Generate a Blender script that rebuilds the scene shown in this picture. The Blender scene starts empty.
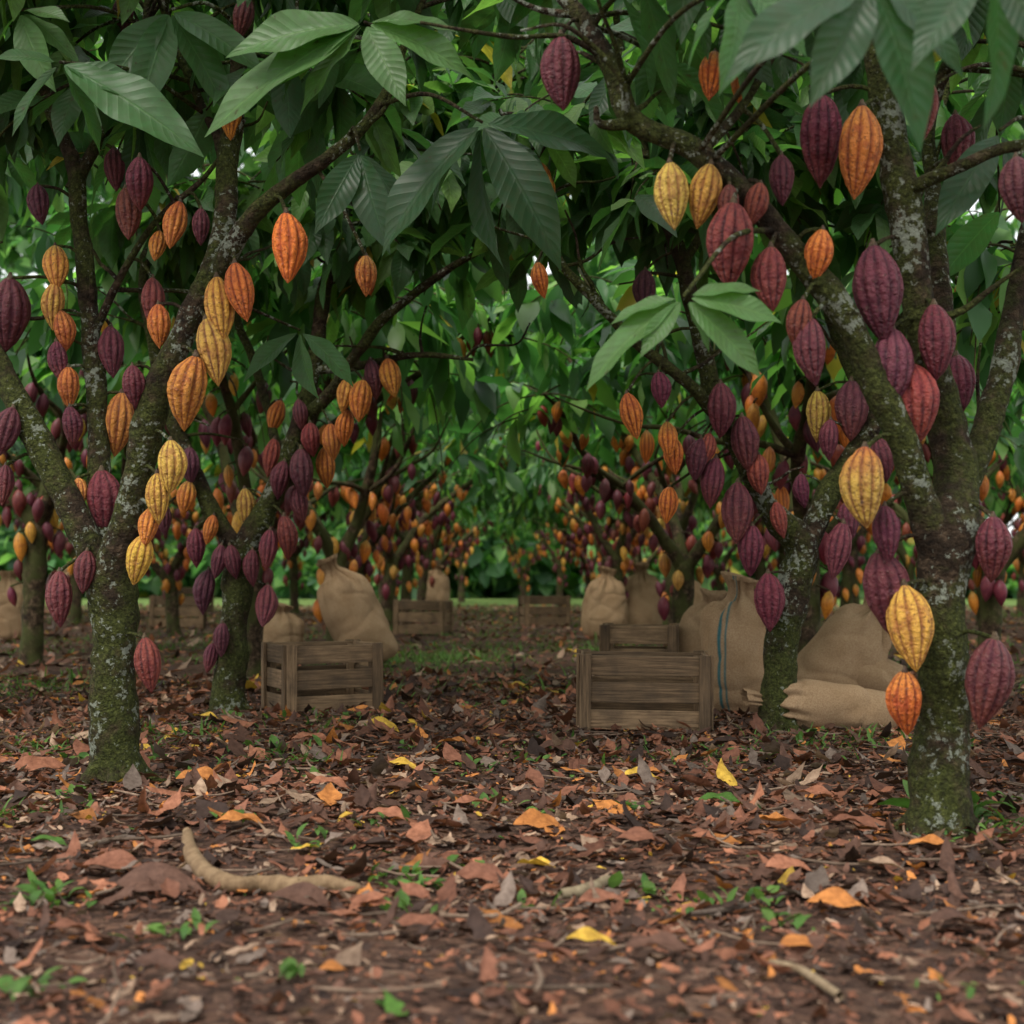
import bpy, math
import numpy as np
rng = np.random.default_rng(11)
H0, FPX = 0.70, 1422.0
PITCH = math.atan(66/FPX)
cp, sp = math.cos(PITCH), math.sin(PITCH)
def site(u, v, d):
    dx=(u-512)/FPX; dy=(512-v)/FPX
    Y=cp-dy*sp; Z=sp+dy*cp
    k=d/Y
    return np.array([dx*k, d, H0+Z*k])
def onground(u, v):
    dx=(u-512)/FPX; dy=(512-v)/FPX
    Y=cp-dy*sp; Z=sp+dy*cp
    k=-H0/Z
    return np.array([dx*k, Y*k, 0.0])
# ---------- pseudo noise
def snoise(P, freq, seed):
    r=np.random.default_rng(seed); out=0
    for k in range(7):
        d=r.normal(size=3); d/=np.linalg.norm(d); f=freq*r.uniform(0.6,1.6)
        out=out+np.sin(P@d*f*2*math.pi/1.0+r.uniform(0,6.28))
    return out/3.0
def gh(x,y):
    x=np.asarray(x,float); y=np.asarray(y,float)
    P=np.stack([x,y,np.zeros_like(x)],-1)
    f=np.exp(-np.maximum(y-6,0)/12)
    return (0.016*snoise(P,0.55,1)+0.006*snoise(P,2.6,2)+0.003*snoise(P,7.0,3))*f
# ---------- mesh builder
class MB:
    def __init__(s): s.V=[];s.F=[];s.U=[];s.C=[];s.n=0
    def add(s,V,F,U=None,C=None):
        V=np.asarray(V,float).reshape(-1,3); F=np.asarray(F,int).reshape(-1,4)
        if U is None: U=np.zeros((len(V),2))
        if C is None: C=np.ones((len(V),4))
        C=np.asarray(C,float)
        if C.ndim==1: C=np.tile(C,(len(V),1))
        s.V.append(V);s.F.append(F+s.n);s.U.append(U);s.C.append(C);s.n+=len(V)
    def mesh(s,name,mat,smooth=True):
        V=np.concatenate(s.V);F=np.concatenate(s.F);U=np.concatenate(s.U);C=np.concatenate(s.C)
        me=bpy.data.meshes.new(name)
        me.vertices.add(len(V)); me.vertices.foreach_set('co',V.astype(np.float32).ravel())
        me.loops.add(F.size); me.loops.foreach_set('vertex_index',F.astype(np.int32).ravel())
        me.polygons.add(len(F)); me.polygons.foreach_set('loop_start',(np.arange(len(F))*4).astype(np.int32))
        me.update(calc_edges=True)
        me.polygons.foreach_set('use_smooth',np.full(len(F),smooth))
        uv=me.uv_layers.new(name='UVMap'); uv.data.foreach_set('uv',U[F.ravel()].astype(np.float32).ravel())
        ca=me.color_attributes.new(name='tint',type='FLOAT_COLOR',domain='POINT')
        ca.data.foreach_set('color',C.astype(np.float32).ravel())
        me.materials.append(mat); me.update()
        return me
    def obj(s,name,mat,parent=None,smooth=True):
        return mkobj(name,s.mesh(name,mat,smooth),parent)
def mkobj(name,me,parent=None):
    o=bpy.data.objects.new(name,me); bpy.context.scene.collection.objects.link(o)
    if parent: o.parent=parent
    return o
def empty(name,loc=(0,0,0)):
    e=bpy.data.objects.new(name,None); e.empty_display_size=.2; e.location=loc
    bpy.context.scene.collection.objects.link(e); return e
# ---------- materials
def newmat(name):
    m=bpy.data.materials.new(name); m.use_nodes=True
    nt=m.node_tree; nt.nodes.clear()
    out=nt.nodes.new('ShaderNodeOutputMaterial')
    return m,nt,out
def N(nt,t,**kw):
    n=nt.nodes.new(t)
    for k,v in kw.items():
        if k.startswith('_'): setattr(n,k[1:],v)
        else: n.inputs[k.replace('__',' ')].default_value=v
    return n
def mixc(nt,fac,a,b,mode='MIX'):
    n=nt.nodes.new('ShaderNodeMix'); n.data_type='RGBA'; n.blend_type=mode
    L=nt.links
    for sock,val in ((n.inputs[0],fac),(n.inputs[6],a),(n.inputs[7],b)):
        if isinstance(val,(int,float)): sock.default_value=val
        elif isinstance(val,tuple): sock.default_value=val if len(val)==4 else (*val,1)
        else: L.new(val,sock)
    return n.outputs[2]
def ramp(nt,src,stops):
    r=nt.nodes.new('ShaderNodeValToRGB'); cr=r.color_ramp
    while len(cr.elements)<len(stops): cr.elements.new(0.5)
    for e,(p,c) in zip(cr.elements,stops):
        e.position=p; e.color=(c,c,c,1) if isinstance(c,(int,float)) else (*c,1)
    nt.links.new(src,r.inputs[0]); return r.outputs[0]
def noise(nt,vec,scale,detail=4,rough=.6):
    n=N(nt,'ShaderNodeTexNoise',Scale=scale,Detail=min(detail,4),Roughness=rough)
    if vec is not None: nt.links.new(vec,n.inputs['Vector'])
    return n.outputs[0]
def math_(nt,op,a,b=None):
    n=nt.nodes.new('ShaderNodeMath'); n.operation=op
    for i,v in enumerate((a,b)):
        if v is None: continue
        if isinstance(v,(int,float)): n.inputs[i].default_value=v
        else: nt.links.new(v,n.inputs[i])
    return n.outputs[0]
def bump(nt,h,strength,dist=.01):
    b=N(nt,'ShaderNodeBump',Strength=strength,Distance=dist); nt.links.new(h,b.inputs['Height']); return b.outputs[0]
def objc(nt): return nt.nodes.new('ShaderNodeTexCoord').outputs['Object']

def mat_bark(far=False):
    m,nt,out=newmat('mossy_bark'); L=nt.links; co=objc(nt)
    D=2 if far else 5
    c=ramp(nt,noise(nt,co,26,D,.75),[(.32,(.014,.009,.005)),(.52,(.048,.031,.018)),(.72,(.15,.10,.062))])
    moss=ramp(nt,noise(nt,co,4.5,D,.7),[(.40,0.),(.55,.88)])
    if far: mossc=(.055,.062,.018)
    else: mossc=ramp(nt,noise(nt,co,80,4,.75),[(.35,(.020,.026,.006)),(.52,(.062,.076,.015)),(.68,(.14,.16,.04))])
    c=mixc(nt,moss,c,mossc)
    if not far:
        l1=noise(nt,co,42,4,.7); l2=noise(nt,co,5,2,.5)
        lf=ramp(nt,math_(nt,'ADD',l1,math_(nt,'MULTIPLY',l2,.7)),[(.955,0.),(.995,.8)])
        c=mixc(nt,lf,c,(.32,.35,.28))
    p=N(nt,'ShaderNodeBsdfPrincipled',Roughness=.92); L.new(c,p.inputs['Base Color'])
    p.inputs['Specular IOR Level'].default_value=.2
    if not far:
        h=math_(nt,'ADD',noise(nt,co,60,4,.75),math_(nt,'MULTIPLY',noise(nt,co,19,3,.65),1.6))
        L.new(bump(nt,h,1.,.045),p.inputs['Normal'])
    L.new(p.outputs[0],out.inputs[0]); return m
def mat_leaf(far=False):
    m,nt,out=newmat('cocoa_leaf'); L=nt.links
    at=N(nt,'ShaderNodeAttribute'); at.attribute_name='tint'
    c=at.outputs['Color']
    p=N(nt,'ShaderNodeBsdfPrincipled',Roughness=.42)
    p.inputs['Specular IOR Level'].default_value=.35
    if not far:
        tc=nt.nodes.new('ShaderNodeTexCoord'); sx=nt.nodes.new('ShaderNodeSeparateXYZ'); L.new(tc.outputs['UV'],sx.inputs[0])
        s=sx.outputs[0]; t=math_(nt,'ABSOLUTE',sx.outputs[1])
        ph=math_(nt,'SUBTRACT',math_(nt,'MULTIPLY',s,13.),math_(nt,'MULTIPLY',t,1.8))
        fr=math_(nt,'PINGPONG',ph,.5)
        vein=ramp(nt,fr,[(0.,1.),(.09,0.)])
        mid=ramp(nt,t,[(0.02,1.),(.06,0.)])
        v=math_(nt,'MAXIMUM',math_(nt,'MULTIPLY',vein,.5),mid)
        c=mixc(nt,math_(nt,'MULTIPLY',v,.36),c,mixc(nt,1.,c,(2.2,1.9,1.8),'MULTIPLY'))
        sp_=ramp(nt,noise(nt,objc(nt),34,3,.6),[(.35,.0),(.6,.25),(.68,.25),(.72,.8)])
        c=mixc(nt,sp_,c,(.05,.045,.018))
        h=math_(nt,'ADD',math_(nt,'POWER',math_(nt,'MULTIPLY',fr,2.),.5),math_(nt,'MULTIPLY',mid,-.8))
        L.new(bump(nt,h,.45,.0035),p.inputs['Normal'])
    L.new(c,p.inputs['Base Color'])
    tr=nt.nodes.new('ShaderNodeBsdfTranslucent')
    L.new(mixc(nt,1.,c,(2.2,2.8,1.3),'MULTIPLY'),tr.inputs[0])
    ms=nt.nodes.new('ShaderNodeMixShader'); ms.inputs[0].default_value=.42
    L.new(p.outputs[0],ms.inputs[1]); L.new(tr.outputs[0],ms.inputs[2]); L.new(ms.outputs[0],out.inputs[0]); return m
def mat_pod(far=False):
    m,nt,out=newmat('cocoa_pod_skin'); L=nt.links; co=objc(nt)
    at=N(nt,'ShaderNodeAttribute'); at.attribute_name='tint'
    col=at.outputs['Color']; rd=at.outputs['Alpha']
    p=N(nt,'ShaderNodeBsdfPrincipled',Roughness=.5)
    p.inputs['Specular IOR Level'].default_value=.35
    if far:
        c=mixc(nt,ramp(nt,rd,[(.12,0.),(.62,1.)]),mixc(nt,1.,col,(.4,.3,.4),'MULTIPLY'),col)
        c=mixc(nt,ramp(nt,noise(nt,co,30,2,.75),[(.45,0.),(.66,.6)]),c,mixc(nt,1.,col,(.5,.34,.6),'MULTIPLY'))
    else:
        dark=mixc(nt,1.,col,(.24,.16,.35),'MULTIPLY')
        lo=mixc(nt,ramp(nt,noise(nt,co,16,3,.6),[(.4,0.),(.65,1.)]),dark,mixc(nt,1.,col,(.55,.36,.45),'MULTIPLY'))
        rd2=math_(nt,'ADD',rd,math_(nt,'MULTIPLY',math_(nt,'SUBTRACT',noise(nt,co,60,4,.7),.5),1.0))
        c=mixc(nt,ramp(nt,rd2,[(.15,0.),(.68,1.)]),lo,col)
        c=mixc(nt,ramp(nt,noise(nt,co,30,6,.75),[(.46,0.),(.64,.75)]),c,mixc(nt,1.,col,(.52,.32,.6),'MULTIPLY'))
        c=mixc(nt,ramp(nt,noise(nt,co,110,4,.75),[(.56,0.),(.64,.75)]),c,(.05,.026,.016))
        c=mixc(nt,ramp(nt,noise(nt,co,95,4,.7),[(.62,0.),(.72,.35)]),c,(.42,.30,.24))
        hh=math_(nt,'ADD',noise(nt,co,95,4,.65),math_(nt,'MULTIPLY',noise(nt,co,34,3,.6),1.4))
        L.new(ramp(nt,noise(nt,co,30,3,.6),[(.3,.38),(.7,.64)]),p.inputs['Roughness'])
        L.new(bump(nt,hh,.85,.013),p.inputs['Normal'])
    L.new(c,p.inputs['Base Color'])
    L.new(p.outputs[0],out.inputs[0]); return m
def mat_tint(name,rough,bs,bscale,translu=0.):
    m,nt,out=newmat(name); L=nt.links; co=objc(nt)
    at=N(nt,'ShaderNodeAttribute'); at.attribute_name='tint'
    n1=noise(nt,co,bscale,4,.7)
    c=mixc(nt,ramp(nt,n1,[(.35,0.),(.65,.85)]),at.outputs['Color'],mixc(nt,1.,at.outputs['Color'],(.45,.40,.37),'MULTIPLY'))
    p=N(nt,'ShaderNodeBsdfPrincipled',Roughness=rough); L.new(c,p.inputs['Base Color'])
    p.inputs['Specular IOR Level'].default_value=.25
    L.new(bump(nt,n1,bs,.006),p.inputs['Normal'])
    if translu>0:
        tr=nt.nodes.new('ShaderNodeBsdfTranslucent'); L.new(mixc(nt,1.,c,(1.5,1.5,1.),'MULTIPLY'),tr.inputs[0])
        ms=nt.nodes.new('ShaderNodeMixShader'); ms.inputs[0].default_value=translu
        L.new(p.outputs[0],ms.inputs[1]); L.new(tr.outputs[0],ms.inputs[2]); L.new(ms.outputs[0],out.inputs[0])
    else: L.new(p.outputs[0],out.inputs[0])
    return m
def mat_wood():
    m,nt,out=newmat('weathered_wood'); L=nt.links
    at=N(nt,'ShaderNodeAttribute'); at.attribute_name='tint'
    tc=nt.nodes.new('ShaderNodeTexCoord'); mp=N(nt,'ShaderNodeMapping'); mp.inputs['Scale'].default_value=(3,60,1)
    L.new(tc.outputs['UV'],mp.inputs[0])
    g=noise(nt,mp.outputs[0],1.6,6,.7)
    c=mixc(nt,1.,at.outputs['Color'],ramp(nt,g,[(.3,.3),(.7,1.35)]),'MULTIPLY')
    c=mixc(nt,ramp(nt,noise(nt,objc(nt),9,4,.6),[(.45,0.),(.75,.7)]),c,(.05,.036,.025))
    p=N(nt,'ShaderNodeBsdfPrincipled',Roughness=.85); L.new(c,p.inputs['Base Color'])
    p.inputs['Specular IOR Level'].default_value=.25
    L.new(bump(nt,g,.7,.008),p.inputs['Normal']); L.new(p.outputs[0],out.inputs[0]); return m
def mat_burlap():
    m,nt,out=newmat('burlap'); L=nt.links; co=objc(nt)
    at=N(nt,'ShaderNodeAttribute'); at.attribute_name='tint'
    tc=nt.nodes.new('ShaderNodeTexCoord')
    sx=nt.nodes.new('ShaderNodeSeparateXYZ'); L.new(tc.outputs['UV'],sx.inputs[0])
    w=math_(nt,'MULTIPLY',math_(nt,'SINE',math_(nt,'MULTIPLY',sx.outputs[0],900.)),math_(nt,'SINE',math_(nt,'MULTIPLY',sx.outputs[1],900.)))
    c=mixc(nt,ramp(nt,noise(nt,co,7,4,.6),[(.35,0.),(.7,.6)]),at.outputs['Color'],mixc(nt,1.,at.outputs['Color'],(.58,.51,.43),'MULTIPLY'))
    c=mixc(nt,ramp(nt,noise(nt,co,150,3,.7),[(.4,0.),(.62,.55)]),c,mixc(nt,1.,at.outputs['Color'],(.5,.43,.36),'MULTIPLY'))
    p=N(nt,'ShaderNodeBsdfPrincipled',Roughness=.95); L.new(c,p.inputs['Base Color'])
    p.inputs['Specular IOR Level'].default_value=.15
    h=math_(nt,'ADD',math_(nt,'MULTIPLY',w,.25),math_(nt,'ADD',noise(nt,co,120,3,.6),math_(nt,'MULTIPLY',noise(nt,co,8,3,.5),3.)))
    L.new(bump(nt,h,.6,.010),p.inputs['Normal']); L.new(p.outputs[0],out.inputs[0]); return m
def mat_ground():
    m,nt,out=newmat('litter_soil'); L=nt.links; co=objc(nt)
    vo=N(nt,'ShaderNodeTexVoronoi',Scale=38.)
    wv=mixc(nt,.12,co,N(nt,'ShaderNodeTexNoise',Scale=9.).outputs[1]); L.new(wv,vo.inputs['Vector'])
    sxx=nt.nodes.new('ShaderNodeSeparateColor'); L.new(vo.outputs['Color'],sxx.inputs[0])
    chips=ramp(nt,sxx.outputs[0],[(0.,(.035,.020,.015)),(.35,(.078,.043,.031)),(.6,(.125,.068,.046)),(.85,(.20,.108,.07)),(1.,(.29,.18,.125))])
    soil=ramp(nt,noise(nt,co,55,6,.75),[(.3,(.018,.012,.010)),(.7,(.10,.062,.046))])
    c=mixc(nt,ramp(nt,noise(nt,co,6,4,.6),[(.35,.25),(.65,.85)]),soil,chips)
    g=ramp(nt,noise(nt,co,180,2,.6),[(.3,(.05,.08,.018)),(.7,(.15,.21,.05))])
    sx=nt.nodes.new('ShaderNodeSeparateXYZ'); L.new(co,sx.inputs[0])
    patch=ramp(nt,noise(nt,co,.9,5,.65),[(.55,0.),(.68,.45)])
    near=ramp(nt,math_(nt,'MULTIPLY',sx.outputs[1],1/60.),[(.1,0.),(.2,1.)])
    c=mixc(nt,math_(nt,'MULTIPLY',patch,near),c,g)
    field=ramp(nt,math_(nt,'MULTIPLY',sx.outputs[1],1/60.),[(.52,0.),(.62,1.)])
    c=mixc(nt,field,c,ramp(nt,noise(nt,co,2,4,.6),[(.3,(.10,.17,.045)),(.7,(.19,.26,.085))]))
    p=N(nt,'ShaderNodeBsdfPrincipled',Roughness=.95); L.new(c,p.inputs['Base Color'])
    p.inputs['Specular IOR Level'].default_value=.1
    h=math_(nt,'ADD',noise(nt,co,60,6,.75),vo.outputs['Distance'])
    L.new(bump(nt,h,.9,.02),p.inputs['Normal']); L.new(p.outputs[0],out.inputs[0]); return m
BARK=mat_bark();LEAF=mat_leaf();POD=mat_pod();WOOD=mat_wood();BURLAP=mat_burlap();GROUND=mat_ground()
BARKF=mat_bark(True);LEAFF=mat_leaf(True);PODF=mat_pod(True)
DRY=mat_tint('dry_leaf',.7,.7,45,.12); STICK=mat_tint('dry_stick',.85,.9,34); GRASS=mat_tint('grass_blade',.6,.1,20,.35)
# ---------- geometry generators
def gridfaces(nr,nc,closed):
    i=np.arange(nr-1)[:,None]; k=nc if closed else nc-1; j=np.arange(k)[None,:]; j2=(j+1)%nc
    return np.stack([i*nc+j+0*j2,i*nc+j2,(i+1)*nc+j2,(i+1)*nc+j+0*j2],-1).reshape(-1,4)
def resample(P,R,step):
    P=np.asarray(P,float);R=np.asarray(R,float)
    if len(P)>2:
        Q=[];S=[]
        E=np.vstack([2*P[0]-P[1],P,2*P[-1]-P[-2]])
        for i in range(len(P)-1):
            p0,p1,p2,p3=E[i:i+4]; n=max(2,int(np.linalg.norm(p2-p1)/step)+1)
            for t in np.arange(n)/n:
                Q.append(.5*((2*p1)+(-p0+p2)*t+(2*p0-5*p1+4*p2-p3)*t*t+(-p0+3*p1-3*p2+p3)*t**3)); S.append(R[i]*(1-t)+R[i+1]*t)
        Q.append(P[-1]);S.append(R[-1]); return np.array(Q),np.array(S)
    return P,R
def tube(mb,P,R,seg=12,step=.05,lump=.12,seed=0,col=(1,1,1,1),crook=0.):
    P,R=resample(P,R,step)
    if crook>0:
        g=np.minimum(1,np.arange(len(P))/8.)[:,None]
        P=P+np.stack([snoise(P,1.3,seed+5)+.4*snoise(P,3.5,seed+15),snoise(P,1.3,seed+6),.3*snoise(P,2,seed+7)],-1)*crook*g
    T=np.gradient(P,axis=0); T/=np.linalg.norm(T,axis=1)[:,None]+1e-9
    a=np.array([0.3,1,.2]); X=[]
    x=np.cross(T[0],a); x/=np.linalg.norm(x)
    for t in T:
        x=x-t*np.dot(x,t); x/=np.linalg.norm(x)+1e-9; X.append(x.copy())
    X=np.array(X);Y=np.cross(T,X)
    th=np.arange(seg)/seg*2*math.pi
    D=X[:,None]*np.cos(th)[None,:,None]+Y[:,None]*np.sin(th)[None,:,None]
    V=P[:,None]+D*R[:,None,None]
    if lump>0:
        Q=V.reshape(-1,3)
        f=1+lump*(snoise(Q,3.2,seed+9)+.55*snoise(Q,9,seed+11)+.4*snoise(Q,19,seed+13)).reshape(V.shape[:2])
        V=P[:,None]+D*(R[:,None]*f)[...,None]
    V=np.concatenate([V,(P[-1]+T[-1]*R[-1]*.5)[None,None]+D[-1:]*R[-1]*.05],0)
    U=np.stack(np.broadcast_arrays(np.arange(len(V))[:,None]*step,(th/6.28)[None,:]),-1).reshape(-1,2)
    mb.add(V.reshape(-1,3),gridfaces(len(V),seg,True),U,np.array(col))
    return P,R
def rots(yaw,pitch,roll):
    cy,sy,cpp,spp,cr,sr=np.cos(yaw),np.sin(yaw),np.cos(pitch),np.sin(pitch),np.cos(roll),np.sin(roll)
    z=np.zeros_like(cy);o=z+1
    Rz=np.stack([cy,-sy,z,sy,cy,z,z,z,o],-1).reshape(-1,3,3)
    Ry=np.stack([cpp,z,-spp,z,o,z,spp,z,cpp],-1).reshape(-1,3,3)
    Rx=np.stack([o,z,z,z,cr,-sr,z,sr,cr],-1).reshape(-1,3,3)
    return Rz@Ry@Rx
def leaves(mb,P,yaw,pitch,roll,L,W,droop,fold,col,ns=6,nt=3,wave=.06,prof='leaf',r=None):
    r=r or rng
    n=len(P)
    if n==0: return
    s=np.linspace(0,1,ns); t=np.linspace(-1,1,nt)
    if prof=='leaf': w=np.sin(math.pi*s**1.0)**.75*(1-.55*s**5); w[0]=.03; w[-1]=.01; w=w*(1-.25*np.maximum(s-.75,0)*4)
    elif prof=='blade': w=(1-s)**.6; w[-1]=.03
    else: w=np.sin(math.pi*(s*.86+.07))**.5
    ang=-droop[:,None]*s[None]
    ds=1/(ns-1)
    am=(ang[:,1:]+ang[:,:-1])/2
    x=np.concatenate([np.zeros((n,1)),np.cumsum(np.cos(am),1)*ds],1); z=np.concatenate([np.zeros((n,1)),np.cumsum(np.sin(am),1)*ds],1)
    ww=(W[:,None]*w[None])[:,:,None]*t[None,None]
    if prof!='blade' and wave>.045: ww=ww*(1+r.normal(0,.16,(n,ns,nt)))
    ab=np.abs(ww)
    ph=r.uniform(0,6.28,(n,1,1)); fr=r.uniform(7,15,(n,1,1))
    off=ab*np.sin(fold)[:,None,None]+wave*L[:,None,None]*np.abs(t)[None,None]**1.5*np.sin(s[None,:,None]*fr+ph+t[None,None]*1.5)*np.minimum(1,w*1.2)[None,:,None]
    lx=x[:,:,None]*L[:,None,None]-np.sin(ang)[:,:,None]*off
    lz=z[:,:,None]*L[:,None,None]+np.cos(ang)[:,:,None]*off
    ly=ww*np.cos(fold)[:,None,None]
    V=np.stack(np.broadcast_arrays(lx,ly,lz),-1).reshape(n,-1,3)
    V=np.einsum('nij,nmj->nmi',rots(yaw,pitch,roll),V)+P[:,None]
    m=ns*nt; F=gridfaces(ns,nt,False)
    FF=(F[None]+(np.arange(n)*m)[:,None,None]).reshape(-1,4)
    U=np.tile(np.stack(np.broadcast_arrays(s[:,None],t[None]),-1).reshape(-1,2),(n,1))
    C=np.concatenate([np.repeat(col,m,0),np.ones((n*m,1))],1)
    mb.add(V.reshape(-1,3),FF,U,C)
PODC={'P':(.145,.030,.042),'R':(.25,.050,.034),'O':(.66,.22,.032),'Y':(.70,.38,.065)}
def pod(mb,c,L,col,tilt=(0,0),nu=24,nv=40,r=None,wr=.245):
    r=r or rng
    u=np.linspace(0.004,.996,nu); ph=np.arange(nv)/nv*2*math.pi+r.uniform(0,6.28)
    R=np.sin(math.pi*u**.90)**.70*(1-.34*u**2.5)*wr*1.08*L*r.uniform(.9,1.1)
    R=R*np.where(u>.9,1-(u-.9)*3.5,1)
    rid=np.abs(np.cos(5*ph/1.0))
    env=np.sin(math.pi*u)**.5
    f=1-.20*(1-np.minimum(1,rid*1.25))[None]*env[:,None]
    f=f*(1-.05*np.abs(np.sin(2.5*ph))[None])
    rr=R[:,None]*f
    bend=.06*L*np.sin(math.pi*u)*r.uniform(-1,1)
    V=np.stack([rr*np.cos(ph)[None]+bend[:,None],rr*np.sin(ph)[None],np.broadcast_to((.5-u)[:,None]*L,rr.shape)],-1).reshape(-1,3)
    sd=int(r.integers(1e6))
    V=V*(1+.016*snoise(V,14,sd)+.009*snoise(V,40,sd+1))[:,None]
    yaw=r.uniform(0,6.28); tx,ty=tilt
    Rm=rots(np.array([0.]),np.array([ty]),np.array([tx]))[0]@rots(np.array([yaw]),np.array([0.]),np.array([0.]))[0]
    V=V@Rm.T
    k=np.array(col)*r.uniform(.82,1.15)
    k=np.clip(k*(1+r.normal(0,.10,3)),.004,.8)
    C=np.zeros((len(V),4)); C[:,:3]=k
    bl=r.uniform(0,1)
    if col[0]>.3:
        tgt=np.array([.36,.26,.04]) if bl<.5 else np.array([.42,.07,.02])
        g=(np.repeat(np.clip(1-u*2.2,0,1),nv)*r.uniform(.1,.8))[:,None]; C[:,:3]=C[:,:3]*(1-g)+tgt*g
    elif bl<.4:
        g=(np.repeat(np.clip(u*1.6-.6,0,1),nv)*.5)[:,None]; C[:,:3]=C[:,:3]*(1-g)+np.array([.26,.07,.035])*g
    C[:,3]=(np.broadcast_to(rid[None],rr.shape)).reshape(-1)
    mb.add(V+np.asarray(c),gridfaces(nu,nv,True),None,C)
    return np.asarray(c)+Rm@np.array([0,0,L*.5])
def leafcols(n,r,young=.2):
    a=np.array([.027,.076,.029]);b=np.array([.054,.132,.042]);c=np.array([.15,.27,.07])
    k=r.uniform(0,1,(n,1)); col=a*(1-k)+b*k
    y=(r.uniform(0,1,(n,1))<young)*r.uniform(.3,1,(n,1)); col=col*(1-y)+c*y
    old=(r.uniform(0,1,(n,1))<.012); col=np.where(old,np.array([.3,.22,.04]),col)
    return col*r.uniform(.7,1.25,(n,1))
def canopy(wood,fol,skel,r,ntw,zs,zmin,ns=6,nt=3,young=.2,size=1.,tl=(.4,1.1),gain=1.,dens=.055):
    cand=np.array([p for p,_ in skel if p[2]>zs])
    if len(cand)==0: return
    P=[];Y=[];Pi=[]
    for k in range(ntw):
        p=cand[r.integers(len(cand))].copy(); yaw=r.uniform(0,6.28); el=r.uniform(-.1,1.25); ln=r.uniform(*tl)
        n=7; pts=[p.copy()]
        for i in range(n):
            el-=r.uniform(.05,.28); yaw+=r.normal(0,.15)
            p=p+ln/n*np.array([math.cos(yaw)*math.cos(el),math.sin(yaw)*math.cos(el),math.sin(el)]); pts.append(p.copy())
        pts=np.array(pts)
        tube(wood,pts,np.linspace(.009,.003,n+1),5,.15,0)
        m=int(ln/dens)
        for s in list(r.uniform(.25,1,m))+[1,1,1,.97]:
            q=s*n; i=min(int(q),n-1); b=pts[i]*(1-(q-i))+pts[i+1]*(q-i)
            P.append(b);Y.append(yaw+r.choice([-1,1])*r.uniform(.3,1.6) if s<.97 else yaw+r.uniform(-1.2,1.2)); Pi.append(r.uniform(-1.25,.05))
    P=np.array(P);Y=np.array(Y);Pi=np.array(Pi)
    k=P[:,2]>zmin+r.uniform(-.15,.25,len(P))
    P,Y,Pi=P[k],Y[k],Pi[k]; n=len(P)
    L=r.uniform(.17,.31,n)*size
    leaves(fol,P,Y,Pi,r.normal(0,.5,n),L,L*r.uniform(.165,.21,n),r.uniform(.2,1.0,n),r.uniform(.1,.5,n),leafcols(n,r,young)*gain,ns,nt,.035,r=r)
def skel_of(lst,P,R):
    for p,q in zip(P,R): lst.append((p,q))
def stem(wood,a,b,r=.006):
    m=(a+b)/2+np.array([0,0,.02]); tube(wood,[a,m,b],[r*1.2,r,r*1.1],6,.04,0,col=(.5,.5,.4,1))

# ---------- GROUND
def axis(lo,a,b,hi,st,g=1.13):
    mid=np.arange(a,b,st); out=[];x=b;d=st
    while x<hi: out.append(x);d*=g;x+=d
    out.append(hi); pre=[];x=a;d=st
    while x>lo: d*=g;x-=d;pre.append(max(x,lo))
    return np.unique(np.concatenate([pre[::-1],mid,out]))
xs=axis(-450,-3.2,3.2,450,.05); ys=axis(-30,1.6,9,600,.05)
X,Yg=np.meshgrid(xs,ys,indexing='xy')
mb=MB(); mb.add(np.stack([X,Yg,gh(X,Yg)],-1).reshape(-1,3),gridfaces(len(ys),len(xs),False))
ob=mb.obj('ground',GROUND)

# ---------- leaf litter
LC=np.array([(.055,.031,.023),(.115,.058,.039),(.23,.095,.056),(.34,.14,.078),(.37,.25,.17),(.54,.21,.055),(.66,.42,.06),(.20,.15,.12),(.06,.14,.02)])
LP=np.array([.18,.25,.22,.14,.09,.040,.009,.10,.004]); LP/=LP.sum()
def litter(mb,n,y0,y1,spread,l0,l1,ns,nt,prof='leaf',pw=1.5,sh=2.0):
    y=(rng.uniform(y0**pw,y1**pw,n))**(1/pw); x=rng.uniform(-1,1,n)*(y*.40+spread)
    z=gh(x,y)+rng.uniform(.003,.022,n)
    L=(l0+(l1-l0)*rng.uniform(0,1,n)**sh)*np.clip(y/4.2,.6,1)
    col=LC[rng.choice(len(LC),n,p=LP)]*rng.uniform(.55,1.35,(n,1))
    up=rng.choice([-1,1],n)
    leaves(mb,np.stack([x,y,z],-1),rng.uniform(0,6.28,n),rng.normal(0,.10,n)+up*.08,rng.normal(0,.22,n)+np.where(rng.uniform(size=n)<.4,math.pi,0),L,L*rng.uniform(.15,.30,n),up*rng.uniform(-.2,1.3,n),rng.uniform(-.2,.7,n),col,ns,nt,.05,prof)
lm=MB()
litter(lm,17000,1.7,10,.9,.045,.155,7,5,pw=1.65,sh=2.0)
litter(lm,40000,1.7,8.5,.6,.010,.055,4,3,'frag',1.3)
litter(lm,18000,8,36,2.0,.06,.18,4,3,pw=1.5,sh=1.4)
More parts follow.
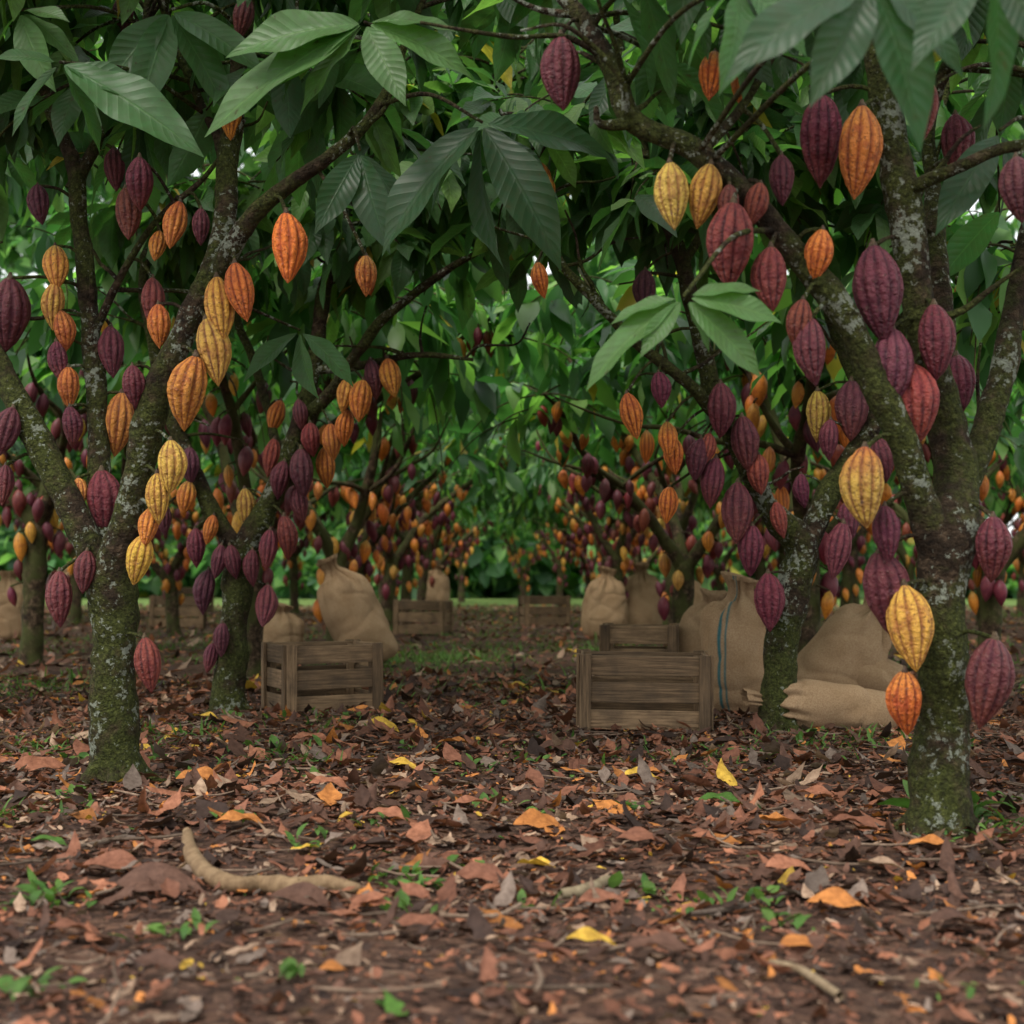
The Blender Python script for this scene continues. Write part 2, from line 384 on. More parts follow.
BIG=[(300,912,.15,1),(160,896,.22,1),(110,880,.16,2),(470,822,.13,3),(835,910,.13,5),(790,876,.13,3),(590,957,.10,6),(335,1000,.06,5),(800,965,.08,5),(205,723,.16,6),(383,731,.18,6),(402,773,.13,6),(200,789,.18,5),(390,833,.13,3),(645,785,.16,6),(520,690,.22,6),(48,856,.10,8),(720,806,.15,8),(480,878,.13,2),(540,840,.16,5),(505,897,.12,3),(660,968,.14,1),(560,752,.2,1),(310,745,.18,3),(330,800,.15,3),(700,850,.12,3),(880,872,.12,4),(960,935,.13,1),(420,940,.11,2),(240,840,.15,5),(620,990,.07,7),(930,860,.12,5),(600,912,.10,2),(70,948,.12,2),(160,985,.1,1),(820,800,.18,3),(455,748,.16,5),(640,850,.14,2),(35,775,.2,3),(500,960,.06,4),(855,835,.15,2),(375,915,.09,3)]
for (u,v,l,c) in BIG:
    p=onground(u,v); p[2]=gh(p[0],p[1])+.03
    one=np.array([1.])
    leaves(lm,p[None]-np.array([[l*.45,0,0]]),rng.uniform(-.5,.5,1),one*.2,rng.normal(.25,.2,1),one*l,one*l*.24,one*rng.uniform(.4,.9),one*.3,LC[c][None]*rng.uniform(.9,1.15),12,7,.04)
lm.obj('leaf_litter',DRY)
tw=MB()
for k in range(600):
    y=rng.uniform(1.8**1.3,10**1.3)**(1/1.3); x=rng.uniform(-1,1)*(y*.4+.5); l=rng.uniform(.03,.24); a=rng.uniform(0,6.28)
    z=gh(x,y)+.022; d=np.array([math.cos(a),math.sin(a),0]); q=np.array([-d[1],d[0],0])*rng.normal(0,.12)*l
    c=np.array([x,y,float(z)]); g=rng.uniform(.6,1.6); rr=rng.uniform(.5,1.1)
    tube(tw,[c-d*l/2,c+q,c+d*l/2+np.array([0,0,rng.uniform(0,.02)])],[.004*rr,.0045*rr,.003*rr],6,.05,.1,k,(.17*g,.12*g,.085*g,1))
tw.obj('fallen_twigs',STICK)
def stick(name,pts,rad,col):
    s=MB(); Q=[]
    for (u,v) in pts: p=onground(u,v); p[2]=gh(p[0],p[1])+rad[0]*1.4+.008; Q.append(p)
    tube(s,Q,rad,16,.012,.12,77,col); s.obj(name,STICK)
stick('fallen_branch',[(187,848),(191,866),(206,884),(232,893),(262,890),(290,896),(325,894),(358,898)],[.012,.019,.023,.023,.019,.023,.020,.014],(.24,.16,.088,1))
stick('fallen_branch',[(560,900),(585,896),(608,884)],[.014,.016,.010],(.26,.21,.13,1))
stick('fallen_branch',[(60,862),(100,852),(135,842)],[.008,.008,.006],(.16,.12,.09,1))
stick('fallen_branch',[(840,1010),(800,985),(770,980)],[.008,.008,.005],(.28,.21,.13,1))
stick('fallen_branch',[(690,912),(740,905),(790,893)],[.006,.007,.005],(.12,.09,.07,1))
# ---------- grass and weeds
gm=MB()
def weeds(x,y,rad,n,l0,l1,wide=.05,cl=1.):
    px=x+rng.normal(0,rad,n);py=y+rng.normal(0,rad,n)
    L=rng.uniform(l0,l1,n); k=rng.uniform(0,1,(n,1))
    col=(np.array([.06,.15,.03])*(1-k)+np.array([.15,.28,.06])*k)*cl
    leaves(gm,np.stack([px,py,gh(px,py)+.010],-1),rng.uniform(0,6.28,n),rng.uniform(.3,1.4,n),rng.normal(0,.2,n),L,L*wide*rng.uniform(.7,1.5,n),rng.uniform(.3,1.8,n),np.full(n,.2),col,5,3,0,'blade' if wide<.15 else 'leaf')
for (u,v,rad,n,l,w) in [(945,822,.05,24,.13,.3),(970,826,.08,40,.08,.08),(150,738,.2,140,.07,.07),(285,762,.12,90,.06,.09),(45,750,.18,130,.07,.08),(30,905,.05,25,.05,.2),(400,880,.04,30,.04,.2),(430,660,.35,520,.10,.06),(410,672,.4,320,.08,.06),(620,652,.4,320,.10,.06),(500,648,.5,300,.08,.06),(60,690,.3,220,.09,.06),(850,745,.25,160,.07,.08),(540,745,.15,70,.05,.1),(700,760,.2,80,.06,.1),(300,690,.2,120,.08,.07),(1000,840,.1,40,.06,.1),(20,820,.1,50,.05,.1),(680,900,.08,18,.03,.2),(950,1000,.05,14,.02,.2),(270,752,.1,40,.06,.2),(340,728,.15,90,.06,.08)]:
    p=onground(u,v); weeds(p[0],p[1],rad,n,l*.5,l*1.3,w)
for k in range(190):
    y=rng.uniform(8,33); x=rng.uniform(-1,1)*(y*.38+1); weeds(x,y,.35,60,.05,.14,.05)
for k in range(70):
    y=rng.uniform(2.4,9); x=rng.uniform(-1,1)*(y*.38+.4); weeds(x,y,.035,int(rng.integers(5,14)),.025,.06,.25)
gm.obj('grass_tufts',GRASS)

# ---------- HERO TREES
def hero(limbs,pods,ntw,zs,zmin,seed,rosettes=(),young=.2,rs=1.,size=1.):
    r=np.random.default_rng(seed)
    e=empty('cocoa_tree'); w=MB();f=MB();pm=MB(); sk=[]
    for i,lb in enumerate(limbs):
        P=[];R=[]
        for q in lb:
            P.append(site(q[0],q[1],q[2]));R.append(q[3]*rs)
        P=np.array(P)
        if i==0: P[0][2]=-.06
        big=max(R)>.03
        P,R=tube(w,P,R,28 if big else 10,.022,.095 if big else .06,seed+i,crook=.014 if i else .008)
        skel_of(sk,P,R)
    b=site(*limbs[0][1][:3])
    for k in range(5):
        a=k*1.26+r.uniform(-.3,.3); d=np.array([math.cos(a),math.sin(a),0]); h=b.copy(); h[2]=.15
        g=b+d*.2; g[2]=-.03; m=b+d*.07*rs; m[2]=.05
        tube(w,[h,m,b*[1,1,0]+d*.11+np.array([0,0,.010]),g],[.045*rs,.042*rs,.028*rs,.012],10,.03,.12,seed+40+k)
    SP=np.array([p for p,_ in sk]);SR=np.array([q for _,q in sk])
    for k in range(30):
        j=int(r.integers(len(SP)));
        if SP[j,2]<1.1: continue
        a=r.uniform(0,6.28); ln=r.uniform(.15,.6); p=SP[j].copy(); pts=[p.copy()]; el=r.uniform(.1,1.1)
        for q in range(4):
            p=p+ln/4*np.array([math.cos(a)*math.cos(el),math.sin(a)*math.cos(el),math.sin(el)]); a+=r.normal(0,.35); el+=r.normal(0,.3); pts.append(p.copy())
        tube(w,pts,np.linspace(.010,.004,5),8,.03,.15,seed+90+k)
    dref=limbs[0][0][2]
    for (u,v,h,c) in pods:
        L=h*dref/FPX
        c0=site(u,v,dref); top=c0+[0,0,L*.5]
        dist=np.hypot(SP[:,0]-top[0],(SP[:,2]-top[2]))-SR*.5
        j=int(np.argmin(dist)); hd=abs(SP[j,0]-top[0])
        if hd<SR[j]+.26*L: y=SP[j,1]-(SR[j]+.24*L)
        else: y=SP[j,1]+r.uniform(-.08,.02)
        cc=site(u,v,y); L=h*y/FPX*1.06
        tx=(r.normal(0,.12),r.normal(0,.13))
        t=pod(pm,cc,L,PODC[c],tx,36,60,r)
        a=SP[j]; stem(w,a,t-np.array([0,0,.004]))
        pm.add(*capdisc(t,L))
    for (bu,bv,bd,tips,colr) in rosettes:
        b=site(bu,bv,bd)
        j=int(np.argmin(np.linalg.norm(SP-b,axis=1)-(SP[:,2]>b[2])*.2)); a=SP[j]
        tube(w,[a,(a+b)/2+np.array([0,0,.06]),b],[.009,.007,.005],8,.05,0)
        for tip in tips:
            q=site(tip[0],tip[1],bd+(tip[2] if len(tip)>2 else r.uniform(-.12,.08)))
            d=q-b; L=np.linalg.norm(d); yw=math.atan2(d[1],d[0]); pt=math.asin(d[2]/L); dr=r.uniform(.3,.6)
            ro=math.copysign(r.uniform(.6,1.15),d[0])
            one=np.array([1.])
            st=b+d/L*.02
            leaves(f,st[None],one*yw,one*(pt+dr*.45),one*ro,one*L*1.02,one*L*r.uniform(.165,.195),one*dr,one*r.uniform(.15,.35),np.array([colr])*r.uniform(.8,1.2),20,9,.022,r=r)
    canopy(w,f,sk,r,ntw,zs,zmin,8,5,young,size)
    w.obj('trunk_and_limbs',BARK,e); pm.obj('cocoa_pods',POD,e); f.obj('foliage',LEAF,e)
    return sk
def capdisc(t,L):
    th=np.arange(10)/10*6.283; V=[]
    for (rr,z) in ((.05*L,-.035*L),(.045*L,.0),(.028*L,.03*L),(.02*L,.06*L)):
        V.append(np.stack([t[0]+rr*np.cos(th),t[1]+rr*np.sin(th),np.full(10,t[2]+z)],-1))
    V=np.concatenate(V); return V,gridfaces(4,10,True),None,np.array([.09,.06,.03,1.])
DK=(.025,.068,.028);MD=(.048,.122,.040);LT=(.080,.17,.053)
hero([
 [(117,785,4.93,.125),(116,760,4.93,.10),(113,700,4.93,.087),(112,640,4.93,.083),(110,590,4.92,.086),(118,545,4.9,.07),(135,470,4.85,.058),(160,385,4.8,.052),(195,310,4.8,.050),(222,240,4.8,.045),(228,160,4.85,.04),(235,80,4.9,.035),(245,0,4.9,.03),(262,-120,4.9,.02),(280,-250,4.9,.012)],
 [(108,605,4.93,.065),(82,545,4.95,.056),(50,470,5.0,.052),(20,405,5.05,.05),(-10,350,5.1,.046),(-60,270,5.15,.04),(-90,150,5.2,.03),(-100,0,5.3,.02),(-90,-150,5.3,.012)],
 [(114,575,4.98,.06),(102,480,5.1,.044),(95,380,5.15,.040),(85,300,5.15,.040),(73,215,5.15,.037),(68,165,5.15,.035),(50,115,5.15,.03),(35,40,5.2,.024),(10,-90,5.2,.012)],
 [(210,285,4.8,.04),(252,222,4.7,.034),(290,185,4.65,.03),(330,155,4.6,.024),(375,110,4.6,.018),(410,30,4.6,.014),(450,-70,4.6,.008)],
 [(96,330,5.15,.018),(130,262,5.0,.014),(165,212,4.9,.012),(205,175,4.85,.010),(240,120,4.8,.007)],
 [(72,190,5.15,.03),(110,120,5.2,.022),(140,50,5.25,.018),(160,-60,5.3,.012)],
 [(228,170,4.85,.025),(200,110,4.95,.018),(170,40,5.0,.014),(150,-60,5.1,.01)],
],[(8,315,72,'P'),(56,268,46,'Y'),(54,306,46,'Y'),(63,331,40,'O'),(60,362,42,'P'),(69,388,42,'O'),(71,427,40,'P'),(115,170,46,'P'),(140,184,52,'P'),(127,214,52,'R'),(175,225,48,'O'),(201,227,36,'P'),(157,246,32,'O'),(287,248,70,'O'),(241,292,60,'O'),(220,310,66,'Y'),(152,302,48,'R'),(159,326,44,'O'),(212,352,66,'Y'),(190,393,74,'O'),(112,352,52,'P'),(134,387,42,'P'),(118,425,62,'O'),(103,503,64,'P'),(170,467,52,'Y'),(158,499,50,'Y'),(148,527,40,'O'),(79,493,30,'Y'),(139,560,50,'Y'),(85,572,42,'P'),(60,599,54,'P'),(148,665,54,'R'),(6,432,50,'P'),(366,276,40,'O'),(4,485,40,'P'),(40,205,40,'P'),(122,18,40,'P'),(232,120,42,'O'),(243,18,44,'P')],
 70,2.4,2.3,101,[
 (365,22,4.1,[(212,132),(262,100),(305,108),(392,100),(458,78),(450,30),(290,55),(235,60)],LT),
 (482,122,4.2,[(478,262,.05),(530,268),(396,250),(432,205),(560,200),(610,165)],DK),
 (60,62,4.4,[(15,130),(95,145),(150,110),(5,60),(180,155)],MD),
 (360,150,4.5,[(330,230),(400,215),(372,250)],DK),
 (300,330,5.6,[(250,380),(345,385),(300,400)],MD),
 (20,10,4.6,[(-20,80),(30,90),(70,60),(60,20)],LT),
 (170,10,4.7,[(120,90),(215,110),(150,110),(250,70)],MD),
 ],.25,.9,1.15)
hero([
 [(938,838,3.9,.13),(940,800,3.9,.105),(943,740,3.9,.092),(945,680,3.9,.088),(941,600,3.9,.088),(948,540,3.9,.09),(955,470,3.95,.076),(940,400,3.95,.066),(925,330,3.92,.060),(910,250,3.9,.058),(900,180,3.9,.055),(885,100,3.9,.05),(875,20,3.9,.045),(868,-80,3.9,.035),(850,-250,3.9,.02)],
 [(946,570,3.9,.065),(918,495,3.85,.052),(895,430,3.8,.050),(870,370,3.78,.048),(840,310,3.75,.046),(800,258,3.75,.043),(745,195,3.75,.042),(690,148,3.75,.04),(635,122,3.75,.038),(610,70,3.8,.036),(580,20,3.85,.032),(530,-40,3.9,.028),(440,-130,3.9,.02)],
 [(950,520,3.95,.06),(983,440,4.0,.05),(1003,370,4.05,.045),(1015,300,4.1,.04),(1040,200,4.1,.034),(1060,60,4.1,.026),(1080,-100,4.1,.016)],
 [(903,192,3.88,.026),(945,172,3.8,.022),(995,150,3.75,.02),(1060,140,3.7,.016),(1120,90,3.7,.01)],
 [(950,440,4.1,.045),(944,330,4.3,.042),(935,230,4.4,.038),(925,130,4.5,.03),(960,20,4.5,.02),(980,-100,4.5,.012)],
 [(640,122,3.75,.026),(600,125,3.7,.015),(595,108,3.68,.008)],
 [(700,155,3.76,.02),(740,110,3.8,.016),(770,60,3.85,.013),(790,-10,3.9,.011),(800,-100,3.9,.007)],
],[(562,73,74,'P'),(821,141,90,'P'),(858,153,90,'O'),(672,196,66,'Y'),(704,196,64,'Y'),(731,246,84,'R'),(772,279,64,'R'),(878,294,96,'P'),(818,256,52,'O'),(889,373,88,'P'),(935,343,76,'P'),(960,383,56,'P'),(914,405,82,'R'),(813,352,66,'P'),(866,488,80,'Y'),(885,593,82,'P'),(910,628,84,'Y'),(906,703,64,'O'),(987,683,88,'P'),(992,549,64,'P'),(887,534,56,'P'),(1019,190,66,'P'),(782,180,50,'P'),(955,146,62,'P'),(712,76,50,'O'),(742,85,44,'O'),(925,112,62,'R'),(800,325,50,'R'),(755,205,44,'R'),(728,205,40,'R')],
 38,2.2,2.12,202,[
 (684,296,3.35,[(596,386),(652,352),(748,376),(706,345),(618,322),(772,325),(754,292)],LT),
 (872,-25,2.6,[(835,98),(905,138),(760,75),(950,70),(810,30)],DK),
 (990,-40,2.5,[(1005,115),(1040,60),(930,60),(960,20)],DK),
 (740,-20,3.0,[(690,60),(740,90),(790,50)],MD),
 (1000,130,3.9,[(960,230),(1030,250),(1005,210)],DK),
 ],.18,.8,1.1)
hero([
 [(780,736,6.55,.13),(780,712,6.55,.10),(781,650,6.55,.086),(793,585,6.55,.092),(800,545,6.55,.09),(765,505,6.5,.062),(740,450,6.5,.055),(712,385,6.45,.05),(695,320,6.4,.045),(683,260,6.4,.04),(660,200,6.4,.035),(640,130,6.4,.028),(620,40,6.4,.02),(600,-60,6.4,.01)],
 [(797,565,6.55,.07),(826,500,6.6,.06),(852,455,6.6,.05),(885,400,6.6,.045),(902,330,6.6,.04),(925,250,6.6,.035),(935,150,6.6,.028),(950,30,6.6,.018)],
 [(725,425,6.45,.035),(690,385,6.3,.03),(640,345,6.2,.028),(595,295,6.1,.024),(562,262,6.1,.02),(540,200,6.1,.016),(500,110,6.1,.01)],
 [(870,420,6.6,.03),(840,340,6.8,.03),(810,260,7.0,.026),(780,150,7.1,.02),(760,40,7.1,.012)],
 [(683,265,6.4,.025),(720,200,6.5,.02),(760,130,6.6,.016),(800,40,6.7,.01)],
],[(720,411,54,'P'),(745,444,54,'P'),(713,483,50,'P'),(737,513,60,'P'),(751,551,50,'P'),(769,602,56,'P'),(851,411,60,'P'),(817,416,50,'Y'),(803,491,34,'P'),(698,460,42,'P'),(838,551,56,'P'),(675,456,36,'O'),(645,291,42,'P'),(632,416,46,'O'),(545,192,40,'O'),(540,180,38,'O'),(548,215,42,'O'),(850,520,40,'P'),(705,450,34,'R'),(760,475,40,'R'),(668,440,36,'O'),(668,505,36,'O'),(541,280,36,'O'),(882,460,44,'P'),(830,440,40,'P'),(780,520,36,'R'),(660,390,36,'P')],
 90,2.4,2.2,303,[],.3,.88,1.15)
hero([
 [(230,718,7.4,.13),(230,695,7.4,.10),(234,640,7.4,.088),(238,590,7.4,.09),(246,545,7.4,.08),(275,490,7.4,.062),(297,430,7.4,.056),(315,370,7.4,.05),(325,290,7.4,.045),(340,230,7.35,.04),(360,150,7.3,.03),(380,60,7.3,.022),(390,-40,7.3,.012)],
 [(240,570,7.4,.065),(215,512,7.4,.05),(190,460,7.4,.045),(168,410,7.4,.04),(150,330,7.4,.034),(140,230,7.4,.026),(120,120,7.4,.016)],
 [(300,425,7.4,.04),(345,372,7.2,.034),(392,312,7.1,.03),(440,272,7.0,.022),(490,245,6.9,.014),(540,200,6.9,.008)],
 [(315,370,7.4,.03),(365,365,7.3,.024),(420,355,7.2,.018),(470,360,7.1,.010)],
 [(285,465,7.4,.03),(262,390,7.6,.028),(240,330,7.7,.024),(215,250,7.8,.018),(200,150,7.8,.01)],
 [(330,270,7.4,.028),(380,230,7.5,.022),(430,190,7.6,.018),(480,120,7.7,.012),(500,40,7.7,.007)],
],[(245,509,40,'Y'),(268,550,40,'P'),(286,538,44,'R'),(303,473,48,'P'),(326,468,40,'O'),(281,480,38,'P'),(196,548,38,'P'),(206,592,44,'P'),(265,606,46,'P'),(253,568,36,'P'),(233,562,34,'P'),(218,562,34,'P'),(346,428,36,'O'),(361,401,42,'O'),(373,380,40,'P'),(391,378,40,'O'),(271,458,38,'R'),(276,417,34,'O'),(190,466,36,'P'),(332,442,36,'O'),(186,498,34,'O'),(300,505,36,'P'),(210,530,30,'O'),(312,440,34,'R'),(222,640,34,'P'),(366,275,40,'O'),(345,395,34,'Y'),(165,520,30,'P'),(300,415,30,'P'),(210,658,30,'P')],
 118,2.4,2.25,404,[],.3,.88,1.15)

# ---------- GENERIC TREES
def generic(seed):
    r=np.random.default_rng(seed); w=MB();f=MB();pm=MB();sk=[]
    hgt=r.uniform(.75,1.15); lean=r.normal(0,.08,2)
    tp=np.array([lean[0],lean[1],hgt])
    P,R=tube(w,[np.array([0,0,-.06]),np.array([0,0,.06]),tp*[.3,.3,.45],tp],[.13,.095,.08,.082],14,.07,.10,seed); skel_of(sk,P,R)
    nl=int(r.integers(3,5)); az=r.uniform(0,6.28)
    for i in range(nl):
        a=az+i*6.283/nl+r.normal(0,.25); el=r.uniform(.85,1.2); p=tp-np.array([0,0,.06]); pts=[p.copy()];R=[.062]
        n=8; ln=r.uniform(2.4,3.1)
        for k in range(n):
            p=p+ln/n*np.array([math.cos(a)*math.cos(el),math.sin(a)*math.cos(el),math.sin(el)]); a+=r.normal(0,.2); el+=r.normal(-.03,.12)
            pts.append(p.copy()); R.append(.056*(1-(k+1)/n*.82))
        Pq,Rq=tube(w,pts,R,10,.1,.08,seed+i); skel_of(sk,Pq,Rq)
        for b in range(3):
            k=int(r.integers(2,6)); p=pts[k].copy(); a2=a+r.choice([-1,1])*r.uniform(.6,1.5); e2=r.uniform(.2,.9); q=[p.copy()];RR=[R[k]*.6]
            for m in range(6):
                p=p+r.uniform(.16,.28)*np.array([math.cos(a2)*math.cos(e2),math.sin(a2)*math.cos(e2),math.sin(e2)]); a2+=r.normal(0,.25); e2+=r.normal(.02,.15)
                q.append(p.copy());RR.append(R[k]*.6*(1-(m+1)/7))
            Pq,Rq=tube(w,q,RR,7,.12,.08,seed+i*7+b); skel_of(sk,Pq,Rq)
    cand=[(p,q) for p,q in sk if .4<p[2]<2.6 and q>.012]
    mixp=r.dirichlet([11,4,11,3]); keys=['P','R','O','Y']; used=[]; tries=0
    while len(used)<82 and tries<1500:
        tries+=1
        p,q=cand[r.integers(len(cand))]; L=r.uniform(.15,.22); a=r.uniform(0,6.28)
        d=np.array([math.cos(a),math.sin(a),0]); c=p+d*(q+.22*L+r.uniform(0,.05))+np.array([0,0,-L*.5-r.uniform(0,.03)])
        if used and min(np.linalg.norm((c-o)*[1,1,.6]) for o in used)<.095: continue
        used.append(c)
        t=pod(pm,c,L,np.array(PODC[keys[r.choice(4,p=mixp)]])*1.05,(r.normal(0,.15),r.normal(0,.15)),10,20,r)
        stem(w,p,t)
    canopy(w,f,sk,r,85,2.0,1.95,6,3,.33,1.3,(.4,1.2),1.2,.08)
    return w.mesh('trunk_and_limbs',BARKF),pm.mesh('cocoa_pods',PODF),f.mesh('foliage',LEAFF)
gens=[generic(s) for s in (901,902,903,904,905)]
def plant(x,y,k,rot,sc):
    e=empty('cocoa_tree',(x,y,float(gh(x,y)))); e.rotation_euler=(0,0,rot); e.scale=(sc,sc,sc*rng.uniform(.95,1.08))
    for nm,me in zip(('trunk_and_limbs','cocoa_pods','foliage'),gens[k]): mkobj(nm,me,e)
rows={-1.6:[10.3,13.1,16.1,19.3,22.6,26,29.5],1.55:[9.4,12.3,15.2,18.4,21.6,25,28.6],-4.1:[8.2,11.2,14.2,17.4,20.6,24,28],4.1:[7.6,10.6,13.6,16.8,20,23.5,27],-6.9:[15,18.2,21.5,25,29],6.9:[14.4,17.6,21,24.6,28.5],-9.7:[20,24,28],9.7:[19.4,23.4,27.5],-3.2:[33.,39],3.2:[32.5,38],-1.5:[35.,41],1.6:[37.],0.2:[43.]}
i=0
for x,ysr in rows.items():
    for y in ysr:
        plant(x+rng.normal(0,.18),y+rng.normal(0,.2),i%5,rng.uniform(0,6.28),rng.uniform(.92,1.12)); i+=1
# ---------- tall shade trees and undergrowth beyond the plantation (one mass)
dm=MB(); r=np.random.default_rng(5)
for k in range(420):
    low=k>=320
    x=r.uniform(-30,30); y=r.uniform(47,62) if not low else r.uniform(47,54); rr=r.uniform(1.8,3.2) if not low else r.uniform(1.0,1.6); zc=(1.2+25*r.uniform(0,1)**1.2) if not low else r.uniform(.3,1.5); n=220 if not low else 150
    v=r.normal(size=(n,3)); v/=np.linalg.norm(v,axis=1)[:,None]; v*=(r.uniform(.5,1,(n,1))**.4)*np.array([rr,rr,rr*.8])
    P=v+np.array([x,y,zc]); P[:,2]=np.abs(P[:,2])+.25
    L=r.uniform(.4,1.0,n)
    leaves(dm,P,r.uniform(0,6.28,n),r.uniform(-1,.3,n),r.normal(0,.6,n),L,L*.32,r.uniform(.2,.9,n),np.full(n,.2),leafcols(n,r,.45)*1.25+np.array([.02,.02,.03]),4,3,.02,r=r)  # brighter, slightly bluish leaf colour paints in the distance haze
dm.obj('distant_tree_line',LEAFF)

# ---------- CRATES
def crate(u,v,W,D,Hh,yaw,seed):
    r=np.random.default_rng(seed); mb=MB()
    def box(cx,cy,cz,sx,sy,sz,ax):
        V=np.array([[a,b,c] for a in(-.5,.5) for b in(-.5,.5) for c in(-.5,.5)])*[sx,sy,sz]
        V=V+[cx,cy,cz]+r.normal(0,.0016,(8,3))
        F=[[0,1,3,2],[4,6,7,5],[0,4,5,1],[2,3,7,6],[0,2,6,4],[1,5,7,3]]
        l=V[:,ax]; o=V.sum(1)-l
        g=r.uniform(.6,1.35); mb.add(V,F,np.stack([l+r.uniform(0,9),o+r.uniform(0,9)],-1),np.array([.20*g,.13*g,.073*g,1]))
    t=.014; n=3; gap=.030; sh=(Hh-.01-gap*(n-1))/n
    for sgn in(-1,1):
        for i in range(n):
            z=.008+sh/2+i*(sh+gap); hh=sh*r.uniform(.93,1)
            box(0,sgn*(D/2-t/2),z,W-.004,t,hh,0)
            box(sgn*(W/2-t/2-.003),0,z+.001,t,D-2*t-.006,hh,1)
        for s2 in(-1,1):
            box(s2*(W/2-.026),sgn*(D/2+.0085),Hh/2,.052,.015,Hh+.006,2)
            box(s2*(W/2+.0065),sgn*(D/2-.03),Hh/2+.001,.016,.05,Hh+.003,2)
            box(s2*(W/2-.038),sgn*(D/2-.036),Hh/2-.004,.036,.036,Hh-.03,2)
    for i in range(4): box(0,(i-1.5)*(D-.04)/4,.02,W-.04,(D-.04)/4-.008,.012,0)
    o=mb.obj('wooden_crate',WOOD,None,False)
    p=onground(u,v); o.location=(p[0],p[1],float(gh(p[0],p[1]))+.004); o.rotation_euler=(r.normal(0,.01),r.normal(0,.01),yaw)
    b=o.modifiers.new('bevel','BEVEL'); b.width=.003; b.segments=2
    return o
crate(322,709,.52,.42,.37,math.radians(26),1)
crate(643,727,.60,.36,.35,math.radians(-3),2)
crate(640,690,.46,.36,.40,math.radians(-8),7)
crate(423,635,.62,.42,.42,math.radians(-12),3)
crate(544,626,.66,.42,.44,math.radians(14),4)
crate(178,628,.72,.5,.44,math.radians(8),5)
crate(190,612,.8,.5,.5,math.radians(-20),6)

# ---------- SACKS
def sack(u,v,Hs,rx,ry,yaw,tilt=0.,flat=.0,seed=0,stripe=False,dark=1.,lean=0.):
    r=np.random.default_rng(seed); nu,nv=90,128
    uu=np.linspace(0,1,nu)
    kp=[0,.03,.07,.13,.3,.55,.7,.78,.83,.86,.91,.96,1.]
    rr=np.interp(uu,kp,[.02,.6,.9,1.02,1.12,1.04,.9,.66,.36,.24,.36,.5,.42])
    zz=np.interp(uu,kp,[0,.0,.015,.07,.28,.55,.70,.78,.83,.87,.93,.985,.93])
    k=np.ones(5)/5; rr=np.convolve(np.pad(rr,2,'edge'),k,'valid'); zz=np.convolve(np.pad(zz,2,'edge'),k,'valid')
    ph=np.arange(nv)/nv*2*math.pi
    c,s=np.cos(ph),np.sin(ph)
    sx=np.sign(c)*np.abs(c)**.85; sy=np.sign(s)*np.abs(s)**.85
    pl=np.exp(-((uu-.83)/.13)**2)[:,None]*(np.cos(9*ph+2*np.sin(2*ph+r.uniform(0,6)))[None]*.20+np.cos(17*ph+r.uniform(0,6))[None]*.08)
    R=rr[:,None]*(1+pl)
    V=np.stack([R*sx[None]*rx,R*sy[None]*ry,np.broadcast_to(zz[:,None]*Hs,R.shape)],-1).reshape(-1,3)
    amp=np.repeat(np.minimum(1,rr*1.4),nv)
    rad=V*[1,1,0]; rad/=np.linalg.norm(rad,axis=1)[:,None]+1e-6
    q=V*[1,1,.35]
    n1=snoise(q,2.2,seed+4); n2=snoise(V*[1,1,2.],1.7,seed+6)
    fold_=np.exp(-(n1/.24)**2)*.013+np.exp(-(n2/.22)**2)*.008
    V=V+rad*((.018*snoise(V,1.8,seed+1)+.004*snoise(V,5,seed+2)-fold_)*amp)[:,None]
    V[:,2]+=.018*snoise(V,4,seed+3)*np.repeat(uu>.8,nv)
    V[:,0]+=lean*(V[:,2]/Hs)**2*Hs
    if tilt:
        ct,st=math.cos(tilt),math.sin(tilt); x,z=V[:,0].copy(),V[:,2].copy(); V[:,0]=ct*x+st*z; V[:,2]=-st*x+ct*z
    zf=V[:,2].min()+flat
    b=V[:,2]<zf; V[b,2]=zf+(V[b,2]-zf)*.12
    V[:,2]-=zf
    cy,sy_=math.cos(yaw),math.sin(yaw); x,y=V[:,0].copy(),V[:,1].copy(); V[:,0]=cy*x-sy_*y; V[:,1]=sy_*x+cy*y
    C=np.ones((nu*nv,4)); C[:,:3]=np.array([.43,.295,.175])*dark
    if stripe:
        m=np.tile((np.abs(((ph-stripe+math.pi)%(2*math.pi))-math.pi)<.045),nu); C[m,:3]=(.05,.17,.19)
        m=np.tile((np.abs(((ph-stripe-.17+math.pi)%(2*math.pi))-math.pi)<.022),nu); C[m,:3]=(.05,.17,.19)
    U=np.stack(np.broadcast_arrays((ph*.25)[None,:],zz[:,None]*Hs),-1).reshape(-1,2)
    mb=MB(); mb.add(V,gridfaces(nu,nv,True),U,C)
    o=mb.obj('burlap_sack',BURLAP); p=onground(u,v); o.location=(p[0],p[1],float(gh(p[0],p[1]))-.004)
    return o
sack(742,712,.74,.215,.16,.08,0,.0,21,stripe=4.05)
sack(808,706,.76,.20,.18,.15,.72,.10,22,lean=-.12,dark=.97)
sack(892,729,.72,.115,.15,.12,-1.45,.04,23,dark=.93)
sack(905,706,.58,.14,.2,-.2,-1.2,.05,29,dark=1.)
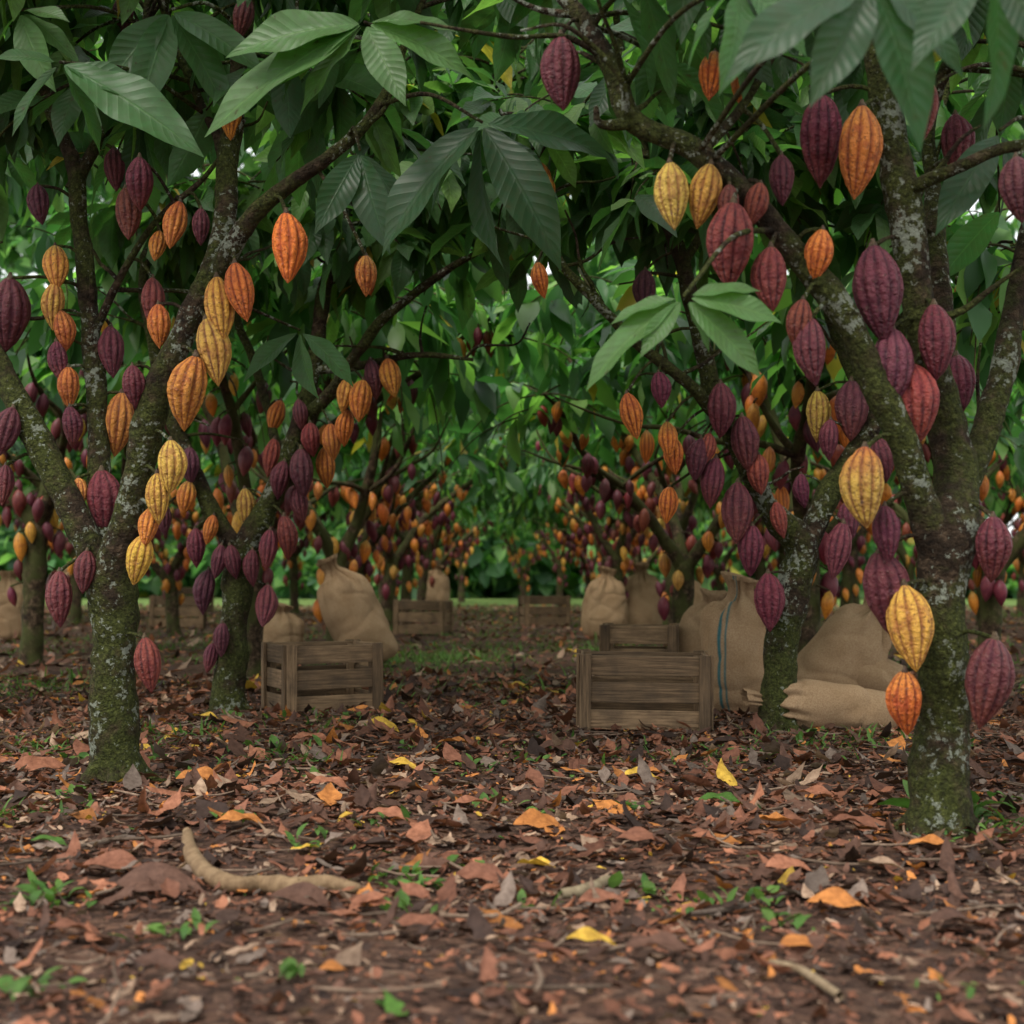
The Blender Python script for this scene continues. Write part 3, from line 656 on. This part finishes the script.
sack(700,690,.62,.17,.16,.1,.15,0,24,dark=.9)
sack(378,668,.95,.21,.21,.0,-.46,.05,25)
sack(604,640,.84,.24,.2,.2,.05,0,26,dark=1.05)
sack(645,632,.92,.24,.2,.4,-.05,0,27)
sack(690,628,.8,.24,.2,.4,-.1,0,33)
sack(432,612,1.,.3,.25,.1,.1,0,28,dark=1.1)
sack(4,640,.8,.25,.2,.1,.05,0,30)
sack(60,612,1.,.3,.25,.1,.3,0,31)
sack(275,668,.5,.2,.18,.1,.1,0,32)

# ---------- WORLD, SUN, CAMERA
sc=bpy.context.scene
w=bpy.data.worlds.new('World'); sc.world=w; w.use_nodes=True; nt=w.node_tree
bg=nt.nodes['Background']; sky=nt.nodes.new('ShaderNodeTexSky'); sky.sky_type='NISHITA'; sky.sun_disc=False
EL,AZ=math.radians(54),math.radians(214)
sky.sun_elevation=EL; sky.sun_rotation=AZ; sky.dust_density=5; sky.air_density=1.0; sky.ozone_density=.6
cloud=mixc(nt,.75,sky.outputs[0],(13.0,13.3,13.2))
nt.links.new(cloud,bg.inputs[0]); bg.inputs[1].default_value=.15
sd=bpy.data.lights.new('sun','SUN'); sd.energy=2.7; sd.angle=math.radians(20); sd.color=(1,.95,.87)
so=bpy.data.objects.new('sun',sd); sc.collection.objects.link(so)
dx,dy,dz=math.sin(AZ)*math.cos(EL),math.cos(AZ)*math.cos(EL),math.sin(EL)
from mathutils import Vector
so.rotation_euler=Vector((dx,dy,dz)).to_track_quat('Z','Y').to_euler(); so.location=(0,0,12)
cam=bpy.data.cameras.new('camera'); co=bpy.data.objects.new('camera',cam); sc.collection.objects.link(co)
cam.lens=FPX/1024*36; cam.sensor_width=36; cam.clip_end=2000; cam.clip_start=.05
co.location=(0,0,H0); co.rotation_euler=(math.pi/2+PITCH,0,0)
cam.dof.use_dof=True; cam.dof.focus_distance=5.2; cam.dof.aperture_fstop=3.2
sc.camera=co
sc.view_settings.view_transform='Standard'; sc.view_settings.look='None'; sc.view_settings.exposure=0
